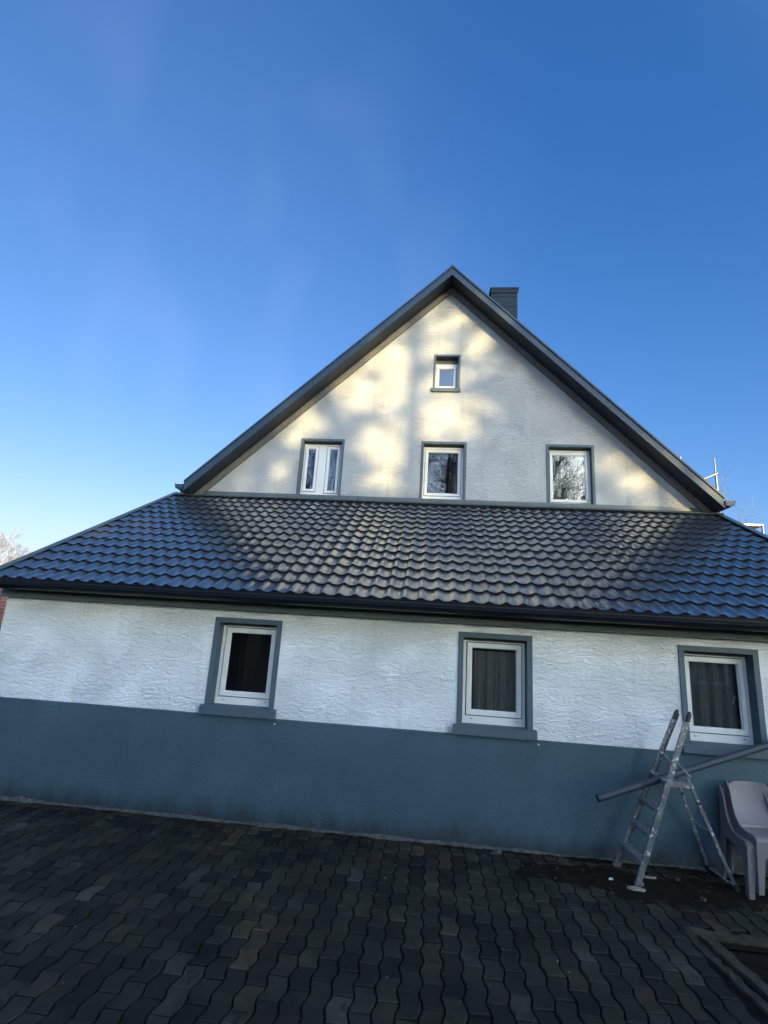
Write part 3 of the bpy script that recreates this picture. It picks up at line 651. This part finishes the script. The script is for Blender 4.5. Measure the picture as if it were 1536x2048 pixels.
shard('rubble', (2.28, -.33, .018), [(-.025, -.012), (.02, -.016), (.03, .006), (-.01, .016)], .02, M['concrete'], 'lump of rubble under the stepladder platform', 'rubble', 8)

# ------------------------------------------------------------------ stepladder
lad = empty('stepladder', (2.2, -.32, 0)); tag(lad, 'paint splashed aluminium stepladder standing against the blue grey plinth', 'stepladder')
LO = Matrix.Translation((-2.2, .32, 0))
def lp(mb, name, mat, par=lad, bevel=.002):
    o = mb.build(name, mat, bevel=bevel); o.parent = par
    if par is lad: o.matrix_parent_inverse = LO
    return o
def stile(bx, tx_, by, ty_, zt_, side):
    mb = MB(); p = Vector((bx, by, .012)); q = Vector((tx_, ty_, zt_))
    d = (q-p).normalized(); u = Vector((0, 1, 0)); r = d.cross(u)
    mb.bar(p, q, .048, .004, up=(0, 1, 0))                       # web
    for k in (-1, 1):
        o_ = r.normalized()*.022*k+Vector((0, .011*side, 0)); mb.bar(p+o_, q+o_, .004, .018, up=(0, 1, 0))
    return mb
sn = lp(stile(1.862, 2.412, -.537, -.490, 1.435, 1), 'stile', M['alu']); sf = lp(stile(1.825, 2.446, -.115, -.160, 1.415, -1), 'stile', M['alu'])
for st, (bx, by, tx_, ty_) in ((sn, (1.862, -.537, 2.412, -.49)), (sf, (1.825, -.115, 2.446, -.16))):
    d = Vector((tx_-bx, ty_-by, 1.393)).normalized()
    mb = MB(); t = Vector((tx_, ty_, 1.415 if tx_ > 2.42 else 1.435)); mb.tube([t-d*.060, t-d*.02, t+d*.02, t+d*.034], [.019, .020, .017, .008], 10, cap=True)
    c = mb.build('end_cap', M['black'], st)
    mb = MB(); t = Vector((bx, by, .0)); mb.bar(t-d*.004, t+d*.055, .07, .03, up=(0, 1, 0)); mb.build('rubber_foot', M['galv'], st, bevel=.003)
def st_at(z, side):
    if side == 0: t = (z-.012)/1.393; return Vector((1.862+.538*t, -.537+.047*t, z))
    t = (z-.012)/1.393; return Vector((1.825+.621*t, -.115-.045*t, z))
for z in (.205, .415, .622):
    mb = MB(); a, b = st_at(z, 0), st_at(z, 1); mb.bar(a+Vector((.0, .006, 0)), b-Vector((.0, .006, 0)), .085, .006)
    mb.bar(a+Vector((-.041, .006, -.012)), b+Vector((-.041, -.006, -.012)), .004, .03); mb.bar(a+Vector((.041, .006, -.012)), b+Vector((.041, -.006, -.012)), .004, .03)
    for k in (-.025, -.012, 0, .012, .025): mb.bar(a+Vector((k, .01, .0045)), b+Vector((k, -.01, .0045)), .004, .003)
    lp(mb, 'step', M['tread'], bevel=0)
mb = MB(); a, b = st_at(.85, 0), st_at(.85, 1); mb.box((a.x-.02, a.y+.012, .845), (a.x+.205, b.y-.012, .853)); mb.box((a.x-.02, a.y+.012, .815), (a.x-.014, b.y-.012, .845)); mb.box((a.x+.199, a.y+.012, .815), (a.x+.205, b.y-.012, .845)); mb.box((a.x-.013, a.y+.012, .815), (a.x+.198, a.y+.016, .845)); mb.box((a.x-.013, b.y-.016, .815), (a.x+.198, b.y-.012, .845))
lp(mb, 'platform', M['alu'], bevel=0)
mb = MB(); mb.bar(a+Vector((-.022, -.012, .0)), a+Vector((.028, -.012, .012)), .045, .012, up=(0, 1, 0)); lp(mb, 'bracket', M['tread'])
for s, (y0, y1, bx) in enumerate(((-.475, -.418, 2.735), (-.165, -.03, 2.70))):
    hx = st_at(1.02, s).x+.01
    mb = MB(); mb.bar((hx, y0, 1.045), (hx+.135, y0+.004, .90), .016, .006, up=(0, 1, 0)); lp(mb, 'brace', M['alu'])
    mb = MB(); p, q = Vector((hx+.105, y0+.012, .90)), Vector((bx, y1, .01)); mb.bar(p, q, .030, .016, up=(0, 1, 0)); lg = lp(mb, 'rear_leg', M['alu'])
    d = (q-p).normalized(); mb = MB(); mb.bar(q-d*.06, q+d*.008, .042, .026, up=(0, 1, 0)); mb.build('rubber_foot', M['black'], lg, bevel=.003)
    kp = p+d*.23; mb = MB(); mb.tube([kp+Vector((0, -.016, 0)), kp+Vector((0, .016, 0))], .013, 8, cap=True); mb.build('rivet', M['black'], lg)
mb = MB(); mb.bar((2.725, -.42, .045), (2.692, -.035, .045), .022, .010); lp(mb, 'cross_bar', M['alu'])
mb = MB(); mb.bar((2.545, -.435, .46), (2.525, -.095, .46), .018, .008); lp(mb, 'cross_bar', M['alu'])

# ------------------------------------------------------------------ pipe
def hollow(p, q, r, t, n=28, fl=0):
    p = Vector(p); q = Vector(q); d = (q-p).normalized(); x = d.cross(Vector((0, 0, 1))).normalized(); y = x.cross(d)
    def ring(c, rr): return [c+x*rr*cos(2*pi*k/n)+y*rr*sin(2*pi*k/n) for k in range(n)]
    m = MB()
    m.grid([ring(p, r-t), ring(p, r), ring(p+d*.004, r+fl), ring(p+d*.05, r+fl), ring(p+d*.054, r), ring(q, r), ring(q, r-t), ring(p, r-t)], closed=True, smooth=True)
    return m
po = hollow((1.590, -.40, .640), (4.62, -.058, 1.655), .032, .002, fl=.0012)
pc = po.build('drainpipe', M['pipe'], loc=(3.1, -.24, 1.13)); tag(pc, 'long dark metal drainpipe laid slanting across the stepladder platform', 'pipe')
es = pc.modifiers.new('es', 'EDGE_SPLIT'); es.split_angle = radians(40)

# ------------------------------------------------------------------ chairs
def chair_parts(root):
    W2, F, Bk = .215, -.205, .205     # half width, front y, back y
    def sidepoly():
        P = [(Bk-.045, 0), (Bk+.015, 0)]
        P += [(Bk+.015, .25), (Bk+.015, .45), (Bk+.025, .62), (Bk+.038, .755), (Bk+.033, .775), (Bk+.015, .780)]
        P += [(Bk-.045, .70), (Bk-.085, .58), (Bk-.13, .50), (Bk-.19, .452), (-.05, .438), (F+.07, .425), (F+.02, .415), (F-.005, .385), (F-.012, .30), (F-.03, 0), (F+.02, 0)]
        P += [(F+.035, .12), (F+.048, .22), (F+.075, .285), (F+.12, .325), (.0, .35), (Bk-.10, .355), (Bk-.062, .33), (Bk-.05, .25)]
        return P
    for s in (-1, 1):
        def X(z): return s*(W2+.034*(1-min(z, .43)/.43)-(.0 if z < .45 else .02*(z-.45)/.33))
        m = MB(); pl = sidepoly()
        lo = [(X(z)-s*.012, y, z) for y, z in pl]; d = (s*.012, 0, 0)
        flat = [Vector(p) for p in lo]
        tri = tessellate_polygon([[Vector((0, p.y, p.z)) for p in flat]])
        for t in tri:
            m.face([flat[i] for i in t]); m.face([flat[i]+Vector(d) for i in t[::-1]])
        n = len(flat)
        for k in range(n): q = (k+1) % n; m.face([flat[k], flat[q], flat[q]+Vector(d), flat[k]+Vector(d)])
        m.build('side_frame', M['chair'], root, bevel=.004)
    # front frame: apron with rounded arch and the front faces of both legs
    def fr(name, y, tilt, top, arch, lw):
        pts = [(-W2-.03, 0), (-W2-.03+lw, 0), (-W2+.0+lw, .18), (-W2+lw+.012, arch-.07), (-W2+lw+.045, arch-.02), (-W2+lw+.09, arch), (W2-lw-.09, arch), (W2-lw-.045, arch-.02), (W2-lw-.012, arch-.07), (W2-lw, .18), (W2+.03-lw, 0), (W2+.03, 0), (W2+.002, .38), (W2-.004, top), (-W2+.004, top), (-W2-.002, .38)]
        m = MB(); fl = [Vector((x, y+tilt*(top-z), z)) for x, z in pts]
        d = Vector((0, .011, 0)); tri = tessellate_polygon([[Vector((p.x, 0, p.z)) for p in fl]])
        for t in tri: m.face([fl[i] for i in t]); m.face([fl[i]+d for i in t[::-1]])
        n = len(fl)
        for k in range(n): q = (k+1) % n; m.face([fl[k], fl[q], fl[q]+d, fl[k]+d])
        m.build(name, M['chair'], root, bevel=.004)
    fr('front_frame', F-.006, -.055, .40, .325, .042)
    fr('rear_frame', Bk-.012, .03, .40, .30, .042)
    # seat: dished and rolled over the front edge
    rows = []
    for j in range(17):
        t = j/16; row = []
        for i in range(19):
            u = -1+2*i/18
            y = F+.40*t
            z = .432-.014*(1-u*u)*sin(pi*min(1, t*1.1))-.035*max(0, (.14-t)/.14)**2 + .05*max(0, (t-.85)/.15)**2
            row.append((u*(W2-.002), y-.004, z))
        rows.append(row)
    m = MB(); m.grid(rows)
    o = m.build('seat', M['chair'], root); k = o.modifiers.new('s', 'SOLIDIFY'); k.thickness = .008
    # backrest: curved sheet with rounded upper corners
    rows = []
    for j in range(21):
        t = j/20; z = .425+.355*t; hw = W2-.004-.02*t
        if t > .80: hw -= .055*(1-sqrt(max(0, 1-((t-.80)/.20)**2)))
        row = []
        for i in range(19):
            u = -1+2*i/18
            yb = Bk-.075+.085*t**.8+.03*(1-u*u)-.075*(1-t)**4
            row.append((u*hw, yb, z-.006*u*u*(t > .9)))
        rows.append(row)
    m = MB(); m.grid(rows)
    o = m.build('backrest', M['chair'], root); k = o.modifiers.new('s', 'SOLIDIFY'); k.thickness = .009; k.offset = 0
c1 = empty('plastic_chair', (3.015, -.315, .0), radians(-1)); tag(c1, 'grey mauve plastic chair standing on the ground, lower of the stacked pair', 'chair', 'stacked plastic chairs')
chair_parts(c1)
c2 = c1.copy(); COL.objects.link(c2); c2.location = (3.075, -.330, .052); c2.rotation_euler = (0, 0, radians(1))
c2['label'] = 'grey mauve plastic chair nested on top, upper of the stacked pair'
for ch_ in list(c1.children):
    k = ch_.copy(); COL.objects.link(k); k.parent = c2

# ------------------------------------------------------------------ trees
def bare_tree(name, base, H, mats, label, seed, spread=.55, levels=5, r0=.22, kids=(7, 6, 5, 5, 4), lean=(0, 0), trunk_frac=.35, cat='tree', group=None, minr=.006):
    rnd = random.Random(seed); root = empty(name, base); tag(root, label, cat, group)
    tr = MB(); cr = MB()
    def branch(p, d, L, r, lev):
        n = 5 if lev < 2 else 3; pts = [p]; rs = [r]; q = Vector(p); dd = Vector(d)
        for i in range(n):
            dd = (dd+Vector((rnd.gauss(0, .16), rnd.gauss(0, .16), rnd.gauss(.05, .12)))).normalized()
            q = q+dd*L/n; pts.append(q.copy()); rs.append(max(minr, r*(1-.75*(i+1)/n)))
        (tr if lev == 0 else cr).tube(pts, rs, 7 if lev < 2 else (4 if lev < 3 else 3), smooth=lev < 3)
        if lev >= levels-1: return
        for k in range(kids[lev]):
            t = (trunk_frac if lev == 0 else .15)+(1-(trunk_frac if lev == 0 else .15))*(k+rnd.random()*.8)/kids[lev]
            t = min(t, .98); f = t*n; i = min(int(f), n-1); bp = pts[i].lerp(pts[i+1], f-i)
            a = rnd.uniform(0, 2*pi) if lev == 0 else rnd.uniform(0, 2*pi)
            ax = (pts[i+1]-pts[i]).normalized(); o1 = ax.orthogonal().normalized(); o2 = ax.cross(o1)
            sp = spread*rnd.uniform(.7, 1.3)
            nd = (ax*cos(sp*1.3)+(o1*cos(a)+o2*sin(a))*sin(sp*1.3)).normalized()
            branch(bp, nd, L*rnd.uniform(.45, .68)*(1.05-.35*t), max(minr, rs[i]*.55), lev+1)
    branch(Vector((0, 0, -.1)), Vector((lean[0], lean[1], 1)).normalized(), H*.8, r0, 0)
    tr.build('trunk', mats, root); cr.build('crown', mats, root)
    return root
# sunlit bare tree beyond the house on the left, twigs beyond it on the right
bare_tree('bare_tree', (-34.3, 30, 0), 7.4, M['bark_pale'], 'pale sunlit leafless tree beyond the roof at the left edge', 4, spread=.5, levels=5, kids=(13, 8, 7, 6, 4), r0=.2, trunk_frac=.2, minr=.008)
bare_tree('bare_tree', (13.3, 17, 0), 8.6, M['bark'], 'thin leafless twigs showing above the eaves at the right', 15, spread=.55, levels=4, kids=(8, 4, 4, 3), r0=.07, minr=.005)

# evergreen trees far behind the viewpoint: crown gaps are shaped to drop sun patches on the gable
BLOBS = [(-.10, 6.15, .95, .58, 1.0), (-.90, 6.60, .90, .60, .93), (-1.60, 6.60, .50, .42, .82), (-.70, 7.35, .72, .55, .92), (-.30, 7.95, .75, .50, .86), (.00, 8.45, .60, .42, .84), (.76, 7.95, .24, .28, .84),
         (-1.05, 5.45, .52, .75, .84), (-.80, 4.85, .68, .45, .82), (-3.35, 4.95, .78, .50, .76), (-2.60, 6.00, .66, .45, .70), (-3.0, 5.5, .5, .4, .6), (3.1, 5.35, .42, .45, .55), (3.85, 4.90, .55, .42, .72), (4.35, 4.62, .38, .25, .7), (-3.95, 4.7, .5, .35, .66), (.50, 6.0, .42, .36, .95), (.15, 7.0, .32, .4, .7)]
def lit(P):
    t = (P.y-YG)/SUN.y; Q = P-SUN*t
    v = 0
    for x, z, rx, rz, s in BLOBS:
        d2 = ((Q.x-x)/rx)**2+((Q.z-z)/rz)**2
        v = max(v, min(.99, s*1.12)*exp(-(d2**1.5)*.75))
    return v, Q
OD = 5.0
def evergreen(loc, H, R, seed, label, n):
    rnd = random.Random(seed); root = empty('evergreen_tree', loc); tag(root, label, 'tree', 'evergreen trees opposite the gable')
    t = MB(); t.tube([(0, 0, -.1), (.1, 0, H*.4), (0, .1, H*.95)], [.35, .22, .05], 8); 
    for k in range(26):
        z = H*rnd.uniform(.2, .9); a = rnd.uniform(0, 6.28); L = R*rnd.uniform(.5, .9)*(1-.5*z/H); t.tube([(0, 0, z), (L*.5*cos(a), L*.5*sin(a), z+.3), (L*cos(a), L*sin(a), z+.2)], [.09, .05, .015], 4)
    t.build('trunk', M['bark'], root)
    m = MB(); cl = [(rnd.uniform(-1, 1)*R*.8, rnd.uniform(-1, 1)*R*.6, H*rnd.uniform(.12, .97), R*rnd.uniform(.35, .6)) for _ in range(34)]
    for i in range(n):
        c = rnd.choice(cl); u = Vector((rnd.gauss(0, 1), rnd.gauss(0, 1), rnd.gauss(0, 1))).normalized()*c[3]*rnd.random()**.4
        p = Vector((c[0], c[1], c[2]))+u
        P = p+Vector(loc); v, Q = lit(P)
        keep = 1.0 if v < .05 else min(1.0, -math.log(min(v, .995))/OD)  # leaves thinned out where a sun patch is set on the gable
        if P.z < 1 or rnd.random() > keep: continue
        s = rnd.uniform(.14, .26)
        a = Vector((rnd.gauss(0, 1), rnd.gauss(0, .5), rnd.gauss(0, 1))).normalized(); b = a.cross(Vector((rnd.gauss(0, .4), 1, rnd.gauss(0, .4)))).normalized()
        m.face([p+a*s, p+b*s*.6, p-a*s, p-b*s*.6])
    m.build('crown', M['leaf'], root)
# centre of the shading crowns, back along the sun direction from the gable
ctr = Vector((0, YG, 6.3))+SUN*41.0
for dx, dy, H, R, sd, lb in ((-4.2, 1.0, 22.0, 3.2, 31, 'left evergreen of the row opposite the gable, crown gapped for sun patches'), (-.6, 0, 23.5, 4.2, 32, 'tallest evergreen of the row opposite the gable, crown gapped for sun patches'), (4.6, -1.0, 22.5, 3.9, 33, 'right evergreen of the row opposite the gable, crown gapped for sun patches')):
    evergreen((ctr.x+dx, ctr.y+dy, 0), H, R, sd, lb, 20000)
# bare trees mirrored in the upper windows
bare_tree('bare_tree', (-8.3, -20, 0), 16.5, M['bark'], 'leafless tree mirrored in the twin panes of the upper left window', 51, levels=5, kids=(11, 8, 7, 6, 4), r0=.28, minr=.008)
bare_tree('bare_tree', (1.2, -20, 0), 15.5, M['bark'], 'gnarled leafless tree mirrored in the upper middle window', 52, levels=5, kids=(11, 8, 7, 6, 4), r0=.30, minr=.008)
bare_tree('bare_tree', (8.0, -20, 0), 15.5, M['bark'], 'dense leafless tree mirrored in the upper right window', 53, levels=5, kids=(12, 9, 7, 6, 4), r0=.30, minr=.008)

bare_tree('bare_tree', (11.8, -27, 0), 19, M['bark'], 'tall leafless tree filling the sky behind the one mirrored in the upper right window', 61, levels=5, kids=(12, 9, 7, 6, 4), r0=.30, minr=.010)
bare_tree('bare_tree', (3.0, -28, 0), 18.5, M['bark'], 'leafless tree behind the gnarled one mirrored in the upper middle window', 62, levels=5, kids=(12, 9, 7, 6, 3), r0=.30, minr=.010)
bare_tree('bare_tree', (-11.3, -27, 0), 18.5, M['bark'], 'leafless tree standing behind the one mirrored in the twin panes', 63, levels=5, kids=(12, 9, 7, 6, 3), r0=.30, minr=.010)

# ------------------------------------------------------------------ buildings around the yard
def simple_house(name, x0, x1, y0, y1, ze, zr, wm, label):
    root = empty(name, ((x0+x1)/2, (y0+y1)/2, 0)); tag(root, label, 'house'); ox, oy = (x0+x1)/2, (y0+y1)/2
    a, b, c, d = x0-ox, x1-ox, y0-oy, y1-oy
    m = MB(); m.box((a, c, -.05), (b, d, ze)); wl = m.build('wall', wm, root)
    m = MB(); e = .35
    m.prism([(a-e, c-e, ze), (a-e, d+e, ze), (a-e, 0, zr)], (b-a+2*e, 0, 0)); m.build('roof', M['tile'], root)
    k = int((b-a)/3)
    for i in range(k):
        for z in (1.0, 3.7):
            if z+1.3 > ze: continue
            xx = a+1.2+i*3
            m = MB(); m.prism(ringrect(xx, xx+1.1, z, z+1.3, d+.03), (0, -.05, 0), holes=[ringrect(xx+.08, xx+1.02, z+.08, z+1.22, d+.03)]); f = m.build('window', M['pvc'], root)
            m = MB(); m.face(ringrect(xx+.07, xx+1.03, z+.07, z+1.23, d+.012)); m.build('pane', M['groove'], f)
    return root
simple_house('brick_house', -16, 24, -20.5, -13.5, 2.9, 3.4, M['brick_dark'], 'long dark brick house facing the yard, mirrored dimly in the lower windows')
def block(name, c, az, wd, dp, h, label):
    root = empty(name, (c[0], c[1], 0), -az); tag(root, label, 'shade block')
    m = MB(); m.box((-wd/2, -dp, -.05), (wd/2, 0, h)); m.build('wall', M['brick_dark'], root)
    m = MB(); m.box((-wd/2-.2, -dp-.2, h+.001), (wd/2+.2, .2, h+.35)); m.build('roof', M['slate'], root)
    return root
block('added_shade_block', (62*sin(SUN_AZ), -62*cos(SUN_AZ)), -SUN_AZ, 19, 12, 16.6, 'added flat roofed block, unseen behind the viewer, that keeps the lower wall in shade')  # unseen block added to keep direct sun off the lower wall
# red brick outbuilding seen past the left corner
ob = empty('brick_outbuilding', (-12, 8, 0)); tag(ob, 'red brick outbuilding with pale coping just past the left house corner', 'outbuilding')
m = MB(); m.box((-5, -2, -.05), (1.9, 2, 2.62)); m.build('wall', M['brick_red'], ob)
m = MB(); m.box((-5.05, -2.05, 2.621), (1.95, 2.05, 2.68)); m.build('coping', M['stone_pale'], ob)
# neighbour's chimney peeping over the right verge
nb = empty('neighbour_house', (14.5, 17.5, 0)); tag(nb, 'house behind the right verge with only its sandy chimney showing', 'house')
m = MB(); m.box((-4, -3, -.05), (5, 3, 4.2)); m.build('wall', M['brick_red'], nb)
m = MB(); m.prism([(-4.3, -3.3, 4.201), (-4.3, 3.3, 4.201), (-4.3, 0, 5.6)], (9.6, 0, 0)); rf = m.build('roof', M['tile'], nb)
m = MB(); m.box((-3.1, -3.2, 4.3), (-2.82, -2.7, 6.72)); c_ = m.build('chimney', M['sandy'], rf)
m = MB(); m.box((-3.35, -3.25, 6.721), (-2.74, -2.65, 6.86)); m.build('chimney_cap', M['sandy'], c_)

# ------------------------------------------------------------------ scaffold behind the right roof slope
sc = empty('scaffold', (7.5, 9.5, 0)); tag(sc, 'galvanised scaffold poles standing behind the right roof slope', 'scaffold')
def sp(mb, name, par=sc, mat='galv'):
    o = mb.build(name, M[mat]); o.parent = par
    if par is sc: o.matrix_parent_inverse = Matrix.Translation((-7.5, -9.5, 0))
    return o
mb = MB(); mb.tube([(7.06, 9.0, 0), (7.06, 9.0, 7.56)], .03, 10, cap=True); sp(mb, 'pole')
mb = MB(); mb.tube([(8.0, 9.0, 0), (8.0, 9.0, 7.10)], .032, 10, cap=True); mb.tube([(8.0, 9.0, 7.10), (8.0, 9.0, 7.55)], .018, 8, cap=True); p2 = sp(mb, 'pole')
mb = MB(); mb.tube([(8.03, 8.96, 7.08), (7.06, 8.96, 6.60)], .028, 10, cap=True); sp(mb, 'rail')
mb = MB(); mb.box((7.93, 8.92, 7.02), (8.10, 9.06, 7.08)); mb.box((7.96, 8.93, 6.98), (8.06, 9.04, 7.13)); mb.build('clamp', M['galv'], None).parent = sc; sc.children[-1].matrix_parent_inverse = Matrix.Translation((-7.5, -9.5, 0))
mb = MB(); mb.box((7.92, 8.90, 6.36), (8.13, 9.08, 6.46)); mb.box((7.97, 8.91, 6.20), (8.15, 9.07, 6.50)); mb.build('clamp', M['galv'], None).parent = sc; sc.children[-1].matrix_parent_inverse = Matrix.Translation((-7.5, -9.5, 0))
mb = MB(); mb.box((6.9, 9.1, 5.6), (9.2, 9.7, 5.65)); sp(mb, 'plank')
mb = MB(); mb.tube([(7.06, 9.8, 0), (7.06, 9.8, 6.2)], .03, 10, cap=True); sp(mb, 'pole')
mb = MB(); mb.tube([(9.1, 9.0, 0), (9.1, 9.0, 5.6)], .03, 10, cap=True); sp(mb, 'pole')
